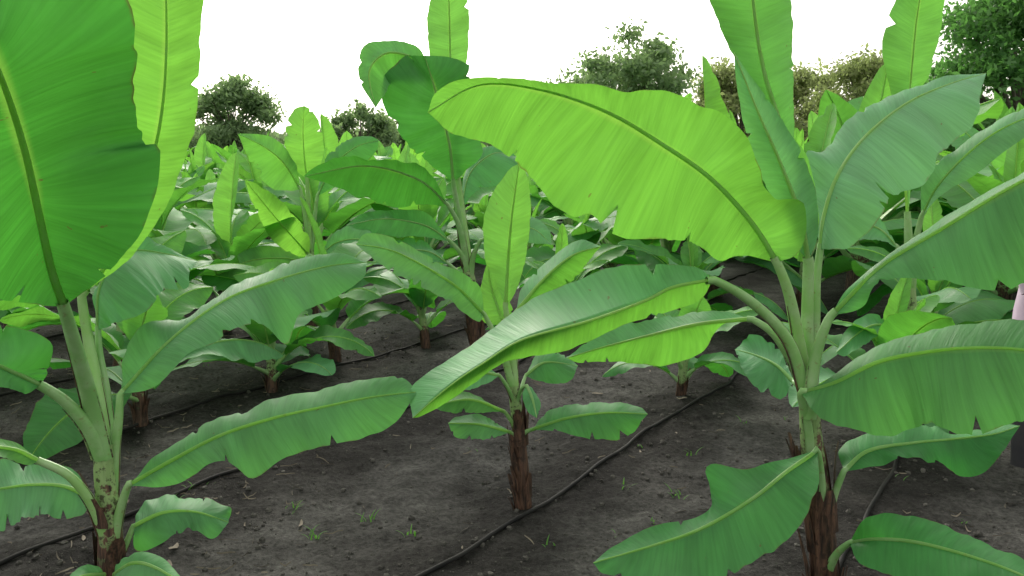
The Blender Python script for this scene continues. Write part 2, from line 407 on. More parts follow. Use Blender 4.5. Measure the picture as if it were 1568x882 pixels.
H(Lp, [(150,505,3.2),(152,445,3.25),(172,402,3.32),(205,384,3.4),(250,388,3.5),(303,400,3.6)],
  [(146,440),(185,388),(215,364),(258,380)], [(215,482),(250,442),(282,446),(290,418)], .05, -.15,
  [(172,690,3.1),(162,600,3.15),(152,540,3.18)], t=(.1,.4,.7), seed=22, r=(.024,.012), ruf=.06)
H(Lp, [(184,604,3.1),(258,524,3.2),(340,462,3.35),(420,430,3.5),(500,408,3.65),(562,402,3.8)],
  [(196,530),(225,500),(290,480),(330,452),(400,420),(470,394),(525,388)], [(240,592),(290,540),(340,512),(400,500),(440,528),(460,480),(520,452),(556,424)], .12, -.12,
  [(172,760,3.08),(176,690,3.08),(182,640,3.09)], t=(.25,.45,.85), seed=23, r=(.026,.012), ruf=.05)
H(Lp, [(196,744,3.0),(262,706,2.95),(340,666,2.88),(420,640,2.82),(500,622,2.78),(570,608,2.75),(640,600,2.72)],
  [(240,700),(300,656),(380,625),(460,604),(540,584),(610,576)], [(270,742),(340,706),(388,732),(450,692),(530,678),(600,652)], .12, -.1,
  [(172,850,3.05),(182,790,3.03)], t=(.3,.4,.95), seed=24, r=(.026,.012), ruf=.045)
H(Lp, [(62,590,2.9),(25,572,2.85),(-30,552,2.75),(-120,540,2.6)],
  [(78,560),(78,525),(40,505),(-30,500)], [(40,602),(0,592),(-60,590)], .1, -.05,
  [(156,700,3.04),(135,655,3.0),(100,615,2.95)], t=(.1,0,.6), seed=25, r=(.032,.018), ruf=.08)
H(Lp, [(60,706,2.95),(20,688,2.9),(-40,685,2.8),(-120,700,2.7)],
  [(30,680),(0,672),(-60,665)], [(40,712),(0,700),(-60,712)], .05, -.05,
  [(166,830,3.04),(140,770,3.0),(105,728,2.97)], t=(.6,.2,.9), seed=26, r=(.026,.014))
H(Lp, [(142,765,3.15),(100,745,3.18),(50,742,3.2),(0,748,3.2),(-90,760,3.2)],
  [(110,718),(50,712),(0,702),(-70,705)], [(120,792),(60,790),(0,810),(-70,800)], .12, -.12,
  [(168,850,3.07),(160,800,3.1)], t=(.2,.5,.8), seed=27, r=(.02,.01), ruf=.06)
H(Lp, [(204,806,3.1),(250,785,3.14),(300,784,3.17),(350,800,3.2)],
  [(215,778),(250,760),(315,764),(350,778)], [(210,845),(250,832),(290,808),(325,826)], .12, -.05,
  [(172,870,3.07),(190,840,3.08)], t=(.2,.45,.8), seed=28, r=(.018,.009), ruf=.07)
H(Lp, [(175,880,2.95),(205,862,2.9),(240,870,2.85),(290,900,2.75)],
  [(180,862),(210,845),(250,855)], [(170,900),(210,900),(250,910)], .05, -.05, t=(.3,.4,.8), seed=29, n=30)
H(Lp, [(160,880,2.95),(120,885,2.85),(80,920,2.75)],
  [(150,868),(118,870)], [(150,900),(110,915)], .05, -.05, t=(.3,.4,.8), seed=30, n=30)
add_obj('banana_plant', Lp.mesh('banana_plant_mesh'))

# ---- centre plant
Cp = MB()
b = S(803,782,3.84)
st = [b-np.array((0,0,.05)), S(800,740,3.84), S(796,690,3.84), S(792,640,3.84), S(786,590,3.84)]
C = stem_tube(Cp, st, .034, g0=-.9, g1=.85)
sheaths(Cp, C, .038, np.random.default_rng(6), 16, imax=14)
H(Cp, [(774,470,3.86),(778,400,3.86),(784,330,3.84),(795,250,3.82)], [(762,440),(742,390),(744,320),(775,265)], [(788,450),(804,400),(813,320),(806,265)], .06,.06,
  [(788,600,3.84),(784,540,3.85)], t=(.85,.25,.9), seed=40, r=(.022,.012), ruf=.03, n=60, tears=1)
H(Cp, [(742,482,3.8),(700,440,3.74),(645,405,3.66),(595,382,3.58),(545,374,3.5)], [(735,440),(705,418),(645,386),(595,362),(560,358)], [(728,492),(680,455),(625,432),(580,402)], .1,-.12,
  [(788,605,3.84),(770,540,3.82)], t=(.5,.3,.9), seed=41, r=(.018,.010), n=60)
H(Cp, [(790,478,3.95),(830,430,4.0),(875,392,4.06),(920,377,4.1)], [(800,440),(840,398),(885,368)], [(810,470),(850,450),(880,428),(905,395)], .1,.12,
  [(788,600,3.86),(788,530,3.9)], t=(.3,.5,.6), t2=(.6,0,1.), seed=42, r=(.018,.010), n=60)
H(Cp, [(814,658,3.8),(870,640,3.74),(930,632,3.68),(992,634,3.62)], [(850,625),(920,616),(975,622)], [(850,660),(905,672),(960,668)], .1,-.05,
  [(796,680,3.84),(802,664,3.82)], t=(.2,.25,.9), seed=43, r=(.014,.008), n=60, ruf=.06)
H(Cp, [(782,662,3.8),(735,650,3.74),(686,648,3.68)], [(740,636),(700,638)], [(745,672),(700,670)], .08,-.05,
  [(796,690,3.84),(790,670,3.82)], t=(.35,.5,.8), seed=44, r=(.012,.007), n=40)
H(Cp, [(772,630,3.8),(720,612,3.7),(655,622,3.62)], [(720,602),(680,604)], [(720,632),(690,632)], .08,-.05,
  [(793,660,3.84),(780,640,3.82)], t=(.5,.1,.8), seed=45, r=(.013,.007), n=40)
H(Cp, [(805,575,3.95),(835,555,4.0),(885,560,4.05)], [(825,540),(865,543)], [(830,585),(870,585)], .08,-.05,
  [(790,620,3.84),(798,595,3.9)], t=(.15,.1,.6), seed=46, r=(.012,.007), n=40)
H(Cp, [(765,575,3.78),(720,570,3.7),(660,600,3.6)], [(730,552),(680,572)], [(740,590),(690,602)], .08,-.05,
  [(789,620,3.84),(778,595,3.8)], t=(.2,.5,.6), seed=47, r=(.012,.007), n=40)
H(Cp, [(775,500,3.95),(762,470,4.0),(750,430,4.05),(748,400,4.08)], [(738,490),(735,450),(742,415)], [(790,490),(775,450),(760,415)], .0,.0,
  [(787,600,3.86),(780,550,3.9)], t=(.9,.1,.9), seed=48, r=(.012,.007), n=40)
H(Cp, [(806,590,3.75),(815,610,3.68),(822,640,3.6)], [(815,595),(828,618)], [(800,605),(808,630)], .03,.0,
  [(790,625,3.84),(796,600,3.8)], t=(.1,.3,.6), seed=49, r=(.010,.006), n=30)
add_obj('banana_plant', Cp.mesh('banana_plant_mesh'))

# ---- tall plant behind the centre one
P = MB()
by = 7.2; base = S(733,540,by); base[2]=-.03
st = [base, S(728,500,by), S(722,450,by), S(715,400,by)]
C = stem_tube(P, st, .06, g0=-.3, g1=1.2)
sheaths(P, C, .066, np.random.default_rng(61), 8)
H(P, [(692,210,7.1),(690,110,7.05),(688,20,7.0),(686,-40,6.95)], [(672,140),(655,60),(660,-5)], [(710,130),(718,50),(714,-10)], .1,.1,
  [(716,400,by),(704,300,by)], t=(.8,.4,.85), seed=60, r=(.04,.02), rib=.014, n=50, ruf=.03)
H(P, [(694,280,7.0),(688,220,6.9),(670,150,6.75),(650,85,6.6)], [(640,235),(600,190),(584,130),(615,88)], [(716,258),(738,225),(705,150),(725,105),(690,88)], .05,.1,
  [(714,410,by),(702,330,7.1)], t=(.15,0,.6), seed=61, r=(.04,.018), rib=.014, n=60, ruf=.06)
H(P, [(655,100,6.9),(625,85,6.8),(590,82,6.75),(565,110,6.7),(575,165,6.65)], [(640,72),(600,62),(556,72),(550,120)], [(640,112),(605,118),(592,140)], .1,.1, t=(.4,.3,.8), seed=62, n=50, rib=.01)
H(P, [(686,314,7.0),(640,275,6.85),(560,254,6.65),(465,270,6.45)], [(650,258),(590,243),(520,242),(480,258)], [(640,316),(600,318),(555,300),(500,282)], -.1,.3,
  [(716,420,by),(704,350,7.1)], t=(.15,0,.6), seed=63, r=(.035,.015), rib=.012, n=60, ruf=.06)
H(P, [(706,320,7.3),(720,265,7.4),(755,235,7.5),(790,240,7.6)], [(712,265),(735,228),(775,225)], [(735,290),(770,280),(795,260)], .1,-.1,
  [(716,410,by),(708,360,7.25)], t=(.1,.3,.6), seed=64, r=(.032,.014), n=40)
H(P, [(690,370,7.1),(650,345,7.0),(590,335,6.9),(530,345,6.8)], [(650,325),(590,322),(550,330)], [(640,362),(600,362),(560,355)], .1,-.1,
  [(718,430,by),(710,395,7.15)], t=(.2,.1,.6), seed=65, r=(.032,.014), n=40)
H(P, [(735,370,7.1),(770,350,7.0),(815,350,6.9),(845,375,6.8)], [(765,335),(815,332),(840,350)], [(770,368),(815,372)], .1,-.1,
  [(720,430,by),(724,395,7.15)], t=(.3,.4,.6), seed=66, r=(.032,.014), n=40)
H(P, [(688,405,7.1),(655,385,7.0),(610,385,6.9),(565,405,6.8)], [(650,370),(610,368)], [(650,400),(600,405)], .1,-.1,
  [(722,455,by),(708,425,7.15)], t=(.1,.3,.6), seed=67, r=(.03,.012), n=40)
add_obj('banana_plant', P.mesh('banana_plant_mesh'))

# ---- bright young plant on the left, further back
B2 = MB()
by = 8.0; base = S(478,470,by); base[2]=-.03
stt = [base, S(478,440,by), S(476,410,by), S(474,380,by)]
C = stem_tube(B2, stt, .05, g0=-.2, g1=1.2)
H(B2, [(470,275,7.9),(466,240,7.9),(464,200,7.9),(466,162,7.9)], [(445,250),(436,205),(448,170)], [(492,250),(494,205),(480,172)], .1,.1,
  [(474,390,by),(472,320,7.95)], t=(.95,.1,1.), seed=80, r=(.032,.015), n=40, ruf=.06)
H(B2, [(474,392,7.9),(450,365,7.7),(415,325,7.5),(375,275,7.3)], [(472,360),(440,318),(400,285)], [(455,392),(420,370),(390,320)], .0,.1,
  [(474,400,by)], t=(1.,0,1.05), seed=81, r=(.03,.013), n=40, ruf=.06)
H(B2, [(460,290,7.9),(435,250,7.8),(405,225,7.7),(364,205,7.6)], [(452,250),(425,215),(390,205)], [(440,292),(410,285),(385,250)], .1,-.05,
  [(474,400,by),(468,340,7.95)], t=(.6,.1,.9), seed=82, r=(.03,.013), n=40, ruf=.05)
H(B2, [(486,300,8.0),(510,255,8.0),(545,225,8.0),(580,215,8.0)], [(495,250),(530,215),(565,208)], [(515,285),(550,255),(575,235)], .1,-.05,
  [(474,400,by),(480,350,8.0)], t=(.2,.1,.7), seed=83, r=(.03,.013), n=40, ruf=.05)
H(B2, [(465,400,7.9),(430,395,7.8),(380,400,7.7),(325,425,7.6)], [(430,378),(380,382)], [(430,415),(380,432)], .1,-.1,
  [(476,420,by)], t=(.6,.1,.9), seed=84, r=(.028,.012), n=40, ruf=.05)
H(B2, [(490,390,7.9),(520,370,7.8),(560,368,7.7),(600,390,7.6)], [(520,350),(565,350)], [(520,388),(560,388)], .1,-.1,
  [(476,415,by)], t=(.3,.5,.8), seed=85, r=(.028,.012), n=40, ruf=.05)
add_obj('banana_plant', B2.mesh('banana_plant_mesh'))

# ---- tall plant behind on the right
Q = MB()
by = 5.2
base = S(1392,560,by); base[2]=-.03
st = [base, S(1392,540,by), S(1394,490,by), S(1392,440,by)]
C = stem_tube(Q, st, .05, g0=.6, g1=1.2)
sheaths(Q, C, .054, np.random.default_rng(71), 8)
H(Q, [(1390,340,5.2),(1385,230,5.2),(1395,120,5.15),(1405,20,5.1),(1420,-60,5.0)], [(1372,180),(1352,90),(1362,20),(1395,-30)], [(1405,160),(1425,110),(1442,30),(1448,-30)], .1,.1,
  [(1392,440,by),(1392,390,by)], t=(.6,.3,.85), seed=70, r=(.035,.018), n=50, ruf=.03)
H(Q, [(1410,335,5.1),(1440,280,5.0),(1500,220,4.9),(1568,182,4.8),(1680,150,4.6)], [(1415,265),(1470,225),(1530,182),(1620,150)], [(1440,300),(1500,262),(1568,212),(1650,175)], .1,-.1,
  [(1394,450,by),(1400,385,5.15)], t=(.4,.7,.9), seed=71, r=(.03,.013), n=50)
H(Q, [(1375,380,5.2),(1345,350,5.25),(1300,340,5.3),(1260,360,5.4)], [(1345,330),(1300,322)], [(1345,368),(1300,365)], .1,-.1,
  [(1392,450,by),(1385,410,by)], t=(.2,.5,.7), seed=72, r=(.028,.012), n=40)
H(Q, [(1372,500,5.1),(1330,500,5.0),(1280,540,4.9)], [(1335,480),(1295,505)], [(1335,520),(1295,545)], .1,-.1,
  [(1393,520,by),(1385,508,by)], t=(.1,.3,.7), seed=74, r=(.022,.010), n=40)
add_obj('banana_plant', Q.mesh('banana_plant_mesh'))

# ------------------------------------------------------------ other plants near the camera
def solo(x, y, h, seed, rot=0, young=.6, wide=1.1):
    o = add_obj('banana_plant', gen_plant(h, seed, n=30, ns=5, nl=9, young=young, wide=wide).mesh('banana_plant_mesh'), (x,y,-.01))
    o.rotation_euler[2]=rot
NEAR=[(-2.22,5.12,1.2,101),(-1.64,5.86,1.0,102),(-1.36,6.7,1.4,103),(1.12,5.72,.9,104),(2.15,5.1,1.1,105),
          (-.72,7.3,1.05,106),(-3.4,5.0,1.3,107),(3.1,6.5,1.5,109),(1.6,7.8,1.3,110),(.5,8.2,1.2,111),
          (-3.0,6.6,1.5,112),(4.6,8.2,2.4,115),(2.9,8.8,2.3,116),(1.7,9.4,2.5,117),(4.2,6.9,2.2,118),(2.3,9.9,2.7,123),
          (-3.6,8.8,1.9,119),(-.9,9.8,1.8,120),(5.6,7.2,2.3,121),(-4.6,8.0,1.8,122),(-4.9,6.2,1.7,114),(-2.6,7.9,1.7,124)]
for a in NEAR: solo(*a)
NEAR.append((-1.8,8.0,2,0))

variants = [gen_plant(1.0, 200+i, n=12, ns=3, nl=9, sides=4, detail=False, young=.9).mesh('banana_plant_far_mesh') for i in range(14)]
root = bpy.data.objects.new('distant_banana_plants', None); scene.collection.objects.link(root)
rnd = random.Random(3)
d = (.52,.855); nn = (.855,-.52)
for k in range(-60,60):
    off = -1.93+1.36*k
    for j in range(-10,60):
        a = j*1.9+rnd.uniform(-.5,.5)+k*.4
        o_ = off+rnd.uniform(-.18,.18)
        x = nn[0]*o_+d[0]*a; y = nn[1]*o_+d[1]*a
        if y<9.2 or y>46 or abs(x)>.6*y+3.5: continue
        if y<11.5 and min((x-n_[0])**2+(y-n_[1])**2 for n_ in NEAR)<1.1: continue
        right = min(1,max(0,(x/y-.05)/.2))
        h = rnd.uniform(1.2,2.3)+right*.5 + (.5 if rnd.random()<.15 else 0)
        if y < 15 and -0.03 < x/y < .16: h *= .75
        o = bpy.data.objects.new('plant', variants[rnd.randrange(14)])
        w_=rnd.uniform(.9,1.3)
        o.location=(x,y,-.02); o.rotation_euler=(rnd.uniform(-.1,.1),rnd.uniform(-.1,.1),rnd.uniform(0,6.28)); o.scale=(h*w_,h*w_,h)
        o.parent=root; scene.collection.objects.link(o)

# ------------------------------------------------------------ ground
DN = 1.36
def axis(lo, hi, step, far, grow=1.12):
    a = list(np.arange(lo,hi,step)); s=step; x=hi
    up=[]
    while x<far: up.append(x); s*=grow; x+=s
    up.append(far)
    s=step; x=lo; dn=[]
    while x>-far: s*=grow; x-=s; dn.append(max(x,-far))
    return np.array(dn[::-1]+a+up)
xs = axis(-5.5,6.0,.026,1200); ys = axis(1.8,8.5,.026,1200)
X,Yg = np.meshgrid(xs,ys)
def gz(x,y):
    r = ((x*nn[0]+y*nn[1]+1.93)/DN); r = abs(r-round(r))
    z = .03*(noise.noise((x*.8,y*.8,0)))+.022*noise.noise((x*3.1,y*3.1,4))
    z += .016*noise.noise((x*9,y*9,9)) + .014*abs(noise.noise((x*22,y*22,2)))
    z += .03*max(0,1-r*4)
    return z-.02
Z = np.zeros_like(X)
mask = (np.abs(X)<14)&(Yg>-3)&(Yg<22)
idx = np.argwhere(mask)
for i,j in idx: Z[i,j]=gz(float(X[i,j]),float(Yg[i,j]))
g = MB(); g.grid(np.stack([X,Yg,Z],-1), np.zeros(X.shape+(2,)), 0, (0,0,0,1))
m, nt = new_mat('dark_soil')
geo = nt.nodes.new('ShaderNodeNewGeometry'); pos = geo.outputs['Position']
sp = nt.nodes.new('ShaderNodeSeparateXYZ'); L(nt,pos,sp.inputs[0])
rr = math_n(nt,'ADD',math_n(nt,'MULTIPLY',sp.outputs[0],nn[0]),math_n(nt,'MULTIPLY',sp.outputs[1],nn[1]))
rr = math_n(nt,'ADD',rr,1.93+DN*100.5)
w1 = noise_n(nt,pos,1.6,4)
rr = math_n(nt,'ADD',rr,math_n(nt,'MULTIPLY',math_n(nt,'SUBTRACT',w1,.5),.9))
fr = math_n(nt,'ABSOLUTE',math_n(nt,'SUBTRACT',math_n(nt,'FRACT',math_n(nt,'DIVIDE',rr,DN)),.5))   # 0 on row line
n1 = noise_n(nt,pos,3.5,8,.65); n2 = noise_n(nt,pos,38,6,.7); n3=noise_n(nt,pos,150,3,.7)
c = mix_c(nt, ramp(nt,fr,[(.12,0.),(.36,1.)]), (.035,.033,.031),(.095,.093,.088))
c = mix_c(nt,1.,c,ramp(nt,n1,[(.32,.5),(.68,1.4)]),'MULTIPLY')
c = mix_c(nt,1.,c,ramp(nt,n2,[(.35,.5),(.68,1.5)]),'MULTIPLY')
c = mix_c(nt,ramp(nt,n3,[(.62,0.),(.72,.7)]),c,(.16,.155,.14))
c = mix_c(nt,ramp(nt,n3,[(.28,.8),(.38,0.)]),c,(.015,.014,.013))
p = nt.nodes.new('ShaderNodeBsdfPrincipled'); L(nt,c,p.inputs['Base Color']); p.inputs['Roughness'].default_value=.95
p.inputs['Specular IOR Level'].default_value=.15
hh = math_n(nt,'ADD',math_n(nt,'MULTIPLY',n2,1.),math_n(nt,'MULTIPLY',n3,.45))
L(nt,bump(nt,hh,1.,.035),p.inputs['Normal'])
o = nt.nodes.new('ShaderNodeOutputMaterial'); L(nt,p.outputs[0],o.inputs[0])
add_obj('ground', g.mesh('ground_mesh',[m]))

def simple_mat(name, c1, c2, scale, rough=.8, trans=None, tf=.35, spec=.3):
    m, nt = new_mat(name)
    geo = nt.nodes.new('ShaderNodeNewGeometry')
    c = mix_c(nt, ramp(nt,noise_n(nt,geo.outputs['Position'],scale,4),[(.35,0.),(.65,1.)]), c1, c2)
    p = nt.nodes.new('ShaderNodeBsdfPrincipled'); L(nt,c,p.inputs['Base Color']); p.inputs['Roughness'].default_value=rough
    p.inputs['Specular IOR Level'].default_value=spec
    out = p.outputs[0]
    if trans:
        t = nt.nodes.new('ShaderNodeBsdfTranslucent'); t.inputs[0].default_value=(*trans,1)
        mx = nt.nodes.new('ShaderNodeMixShader'); mx.inputs[0].default_value=tf
        L(nt,out,mx.inputs[1]); L(nt,t.outputs[0],mx.inputs[2]); out=mx.outputs[0]
    o = nt.nodes.new('ShaderNodeOutputMaterial'); L(nt,out,o.inputs[0])
    return m
CLOD = simple_mat('soil_clod',(.035,.033,.03),(.11,.105,.095),9,.95)
STRAW = simple_mat('dry_leaf_litter',(.09,.075,.055),(.22,.19,.15),6,.85)
GRASS = simple_mat('grass',(.05,.15,.03),(.12,.28,.05),5,.6,(.15,.45,.05))
HOSE = simple_mat('black_polyethylene',(.008,.008,.009),(.025,.024,.023),4,.7,spec=.15)
rng = np.random.default_rng(8)
cl = MB()
for i in range(8000):
    y = 2.4+6.6*rng.random()**1.4; x = rng.uniform(-.62*y-.4,.62*y+.4)
    if noise.noise((x*1.3,y*1.3,7))<-.12 and rng.random()<.75: continue
    r = .003+.013*rng.random()**4 + (.012 if rng.random()<.012 else 0)
    z = gz(x,y)
    th = np.linspace(0,2*math.pi,6); ph=np.linspace(-1.2,1.5,4)
    rad = r*(1+.45*(rng.random((4,6))-.5)); rad[:,-1]=rad[:,0]
    G = np.stack([rad*np.cos(ph)[:,None]*np.cos(th), rad*1.2*np.cos(ph)[:,None]*np.sin(th), rad*.8*np.sin(ph)[:,None]+0*th],-1)+np.array((x,y,z+r*.2))
    cl.grid(G,np.zeros((4,6,2)),0,(0,0,0,1))
me = cl.mesh('soil_clods_mesh',[CLOD]); me.polygons.foreach_set('use_smooth',np.zeros(len(me.polygons),dtype=bool))
add_obj('soil_clods',me)
lt = MB()
for i in range(2200):
    y = 2.6+7*rng.random()**1.2; x = rng.uniform(-.62*y-.4,.62*y+.4)
    if x>-.9 and rng.random()<.8: continue
    a=rng.uniform(0,6.28); ln=rng.uniform(.02,.10); w=rng.uniform(.001,.004)
    if rng.random()<.05: w*=3
    q=np.linspace(-1,1,5); bend=rng.uniform(-.3,.3)
    cx = x+ln*.5*(q*math.cos(a)-bend*q*q*math.sin(a)); cy = y+ln*.5*(q*math.sin(a)+bend*q*q*math.cos(a))
    zz = np.array([gz(u_,v_) for u_,v_ in zip(cx,cy)])+.006+rng.uniform(0,.01)*np.abs(q)
    off = w*(1-q**2*.7)
    G = np.stack([np.stack([cx-math.sin(a)*off*s,cy+math.cos(a)*off*s,zz+.002*s],-1) for s in(-1,1)],1)
    lt.grid(G,np.zeros((5,2,2)),0,(0,0,0,1))
add_obj('dry_leaf_litter',lt.mesh('litter_mesh',[STRAW]))
gr = MB()
spots=[S(440,735,3.9),S(445,742,3.85),S(560,750,3.75),S(480,765,3.6),S(630,780,3.6),S(960,735,4.1),S(1060,690,4.6),S(290,755,4.0),S(1040,740,4.0)]
cl_pts=[(p_[0],p_[1],.45+.4*rng.random(),int(3+rng.integers(0,5))) for p_ in spots]
for i in range(40):
    y = 3+6*rng.random(); x=rng.uniform(-.6*y,.6*y); cl_pts.append((x,y,.3+.3*rng.random(),int(rng.integers(2,4))))
for (x,y,sc_,k_) in cl_pts:
    for i in range(k_):
        a=rng.uniform(0,6.28); ln=sc_*rng.uniform(.03,.1); q=np.linspace(0,1,5)
        bx=x+rng.uniform(-.03,.03); byy=y+rng.uniform(-.03,.03)
        out=ln*.8*q**1.6; z=gz(bx,byy)+ln*(q-.35*q*q); w=.0035*(1-q)**.6+.0004
        G=np.stack([np.stack([bx+out*math.cos(a)-math.sin(a)*w*s, byy+out*math.sin(a)+math.cos(a)*w*s, z],-1) for s in(-1,1)],1)
        gr.grid(G,np.zeros((5,2,2)),0,(0,0,0,1))
add_obj('grass',gr.mesh('grass_mesh',[GRASS]))

for k,sh in {-2:.13,-1:-.1,0:.05,1:-.02,2:.1,3:0,-3:.1,-4:0}.items():
    off=-1.93+DN*k+sh
    mb=MB(); a=np.arange(-2,26,.05); pts=[]
    for s_ in a:
        o_=off+.07*noise.noise((s_*.6,k*3.3,0))+.03*noise.noise((s_*2.3,k,5))
        x=nn[0]*o_+d[0]*s_; y=nn[1]*o_+d[1]*s_
        zs=max(gz(x,y),gz(x+.01,y+.02)) if y>0 else 0
        pts.append((x,y,zs+.008))
    pts=np.array(pts); 
    kk=np.ones(5)/5; pts[:,2]=np.convolve(np.pad(pts[:,2],2,mode='edge'),kk,'valid')+.001
    mb.tube(pts,np.full(len(pts),.0095),0,(0,0,0,1),sides=8)
    add_obj('drip_irrigation_hose',mb.mesh('hose_mesh',[HOSE]))

# ------------------------------------------------------------ trees
BARK = simple_mat('bark',(.08,.07,.06),(.16,.14,.11),20,.9)
def tree(name, x, y, h, w, seed, c1, c2, trans, nleaf=14000, leaf=.13, low=.12, nclump=34):
    rg=np.random.default_rng(seed); mb=MB()
    LM = simple_mat(name+'_foliage',c1,c2,1.1,.6,trans,tf=.5)
    mb.tube(catmull([(0,0,-.1),(rg.uniform(-.2,.2),0,h*.25),(rg.uniform(-.3,.3),rg.uniform(-.2,.2),h*.6)],10),np.linspace(h*.035,h*.015,10),0,(0,0,0,1))
    cs=[]
    for i in range(nclump):
        th=rg.uniform(0,6.28); u_=rg.random()**.5; zz=rg.uniform(low,1)
        prof=math.sin(math.pi*min(.97,max(.16,(zz-low)/(1-low)*.72+.2)))**.5
        rr_=w*rg.uniform(.06,.13)
        c=np.array((w*.5*u_*prof*math.cos(th)*.85,w*.5*u_*prof*math.sin(th)*.85,min(h-rr_*.75,h*zz*.95*(1-.14*u_*u_))))
        cs.append((c,rr_))
        mid=np.array((c[0]*.4,c[1]*.4,c[2]*.7))
        mb.tube(catmull([(0,0,h*.22),mid,c],8),np.linspace(h*.012,h*.003,8),0,(0,0,0,1),sides=5)
    wts=np.array([r_**1.7 for _,r_ in cs]); wts/=wts.sum()
    pick=rg.choice(nclump,nleaf,p=wts)
    cc=np.array([cs[i][0] for i in pick]); rr_=np.array([cs[i][1] for i in pick])
    dv=rg.normal(size=(nleaf,3)); dv/=np.linalg.norm(dv,axis=1)[:,None]
    pos_=cc+dv*(rr_*rg.random(nleaf)**.6*rg.choice([1,1.25,1.8],nleaf))[:,None]*np.array((1,1,.75))
    a=rg.normal(size=(nleaf,3)); a/=np.linalg.norm(a,axis=1)[:,None]
    b_=np.cross(a,rg.normal(size=(nleaf,3))); b_/=np.linalg.norm(b_,axis=1)[:,None]
    s_=leaf*rg.uniform(.6,1.3,nleaf)[:,None]
    V=np.stack([pos_-a*s_,pos_-b_*s_*.5,pos_+a*s_,pos_+b_*s_*.5],1)
    base=mb.n; mb.v.append(V.reshape(-1,3)); mb.uv.append(np.zeros((nleaf*4,2))); mb.c.append(np.zeros((nleaf*4,4)))
    mb.f.append(np.arange(nleaf*4).reshape(-1,4)+base); mb.m.append(np.full(nleaf,1)); mb.n+=nleaf*4
    return add_obj(name,mb.mesh(name+'_mesh',[BARK,LM]),(x,y,0))
def at(px,Y): return (px-784)/1358*Y/.985
hazy_dk=((.13,.21,.11),(.24,.34,.18),(.28,.44,.16))  # far foliage, base colours lightened to carry the distance haze
tree('tree',at(368,52),52,5.9,6.2,1,*hazy_dk,nleaf=15000,leaf=.15,nclump=44)
tree('tree',at(290,60),60,5.0,5,11,*hazy_dk,nleaf=7000,leaf=.17)
tree('tree',at(560,55),55,4.9,5.2,2,*hazy_dk,nleaf=10000,leaf=.16,nclump=36)
tree('tree',at(640,62),62,4.9,5.5,12,*hazy_dk,nleaf=8000,leaf=.17)
tree('tree',at(955,40),40,7.2,7.8,3,*hazy_dk,nleaf=22000,leaf=.13,nclump=60)
hazy_yl=((.18,.22,.10),(.30,.33,.15),(.34,.44,.15))  # yellowish far foliage, air haze also mixed into these lighter colours
tree('tree',at(1125,50),50,7.0,6.5,4,*hazy_yl,nleaf=13000,leaf=.15,nclump=44)
tree('tree',at(1220,54),54,6.8,7,14,*hazy_yl,nleaf=13000,leaf=.16,nclump=44)
tree('tree',at(1310,46),46,6.5,7.5,5,*hazy_yl,nleaf=18000,leaf=.14,nclump=60)
gk=((.05,.14,.04),(.13,.26,.09),(.14,.36,.07))
tree('tree',at(1545,22),22,6.4,5.4,6,*gk,nleaf=30000,leaf=.085,nclump=70)
tree('tree',at(1720,26),26,8.5,7,7,*gk,nleaf=18000,leaf=.11,nclump=50)
rg=np.random.default_rng(77); mb=MB(); nl=36000
xx=rg.uniform(-60,75,nl); top=np.array([2.6+2.8*abs(noise.noise((v_*.12,0,3)))+1.4*noise.noise((v_*.5,2,3)) for v_ in xx])
pos_=np.stack([xx,rg.uniform(62,72,nl),np.abs(top)*rg.random(nl)**.6+.2],1)
a=rg.normal(size=(nl,3)); a/=np.linalg.norm(a,axis=1)[:,None]
b_=np.cross(a,rg.normal(size=(nl,3))); b_/=np.linalg.norm(b_,axis=1)[:,None]
V=np.stack([pos_-a*.28,pos_-b_*.15,pos_+a*.28,pos_+b_*.15],1)
mb.v.append(V.reshape(-1,3)); mb.uv.append(np.zeros((nl*4,2))); mb.c.append(np.zeros((nl*4,4))); mb.f.append(np.arange(nl*4).reshape(-1,4)); mb.m.append(np.zeros(nl)); mb.n=nl*4
add_obj('distant_treeline',mb.mesh('treeline_mesh',[simple_mat('hazy_treeline_foliage',(.16,.23,.13),(.25,.33,.18),.6,.7,(.26,.40,.16),tf=.5)]))  # pale foliage colour has the distance haze painted in

# ------------------------------------------------------------ field worker at the right edge (lavender clothes)
fx, fy = 2.65, 4.25
farmer = bpy.data.objects.new('farm_worker', None); scene.collection.objects.link(farmer); farmer.location=(fx,fy,0); farmer.rotation_euler[2]=.4
SKIN = simple_mat('skin',(.22,.12,.07),(.28,.16,.10),9,.55)
CLOTH = simple_mat('lavender_cotton',(.50,.38,.50),(.62,.50,.62),5,.85)
DARKC = simple_mat('dark_trousers',(.03,.03,.04),(.06,.055,.06),5,.9)
HAIR = simple_mat('hair',(.01,.008,.007),(.03,.025,.02),60,.5)
def skinned(name, verts, edges, radii, mat, levels=2, rootv=0):
    me=bpy.data.meshes.new(name); me.from_pydata(verts,edges,[]); me.materials.append(mat)
    ob=bpy.data.objects.new(name,me); scene.collection.objects.link(ob); ob.parent=farmer
    md=ob.modifiers.new('skin','SKIN'); md.use_smooth_shade=True
    for i,r_ in enumerate(radii):
        me.skin_vertices[0].data[i].radius=(r_,r_*.85)
    me.skin_vertices[0].data[rootv].use_root=True
    sb=ob.modifiers.new('sub','SUBSURF'); sb.levels=levels; sb.render_levels=levels
    return ob
bv=[(0,0,.93),(0,0,1.12),(0,.0,1.32),(0,0,1.42),(0,-.01,1.50),
    (-.17,0,1.37),(-.22,.02,1.10),(-.23,-.06,.87),(.17,0,1.37),(.22,.02,1.10),(.23,-.06,.87),
    (-.09,0,.86),(-.10,-.02,.48),(-.10,.02,.08),(-.10,-.14,.03),(.09,0,.86),(.10,-.02,.48),(.10,.02,.08),(.10,-.14,.03)]
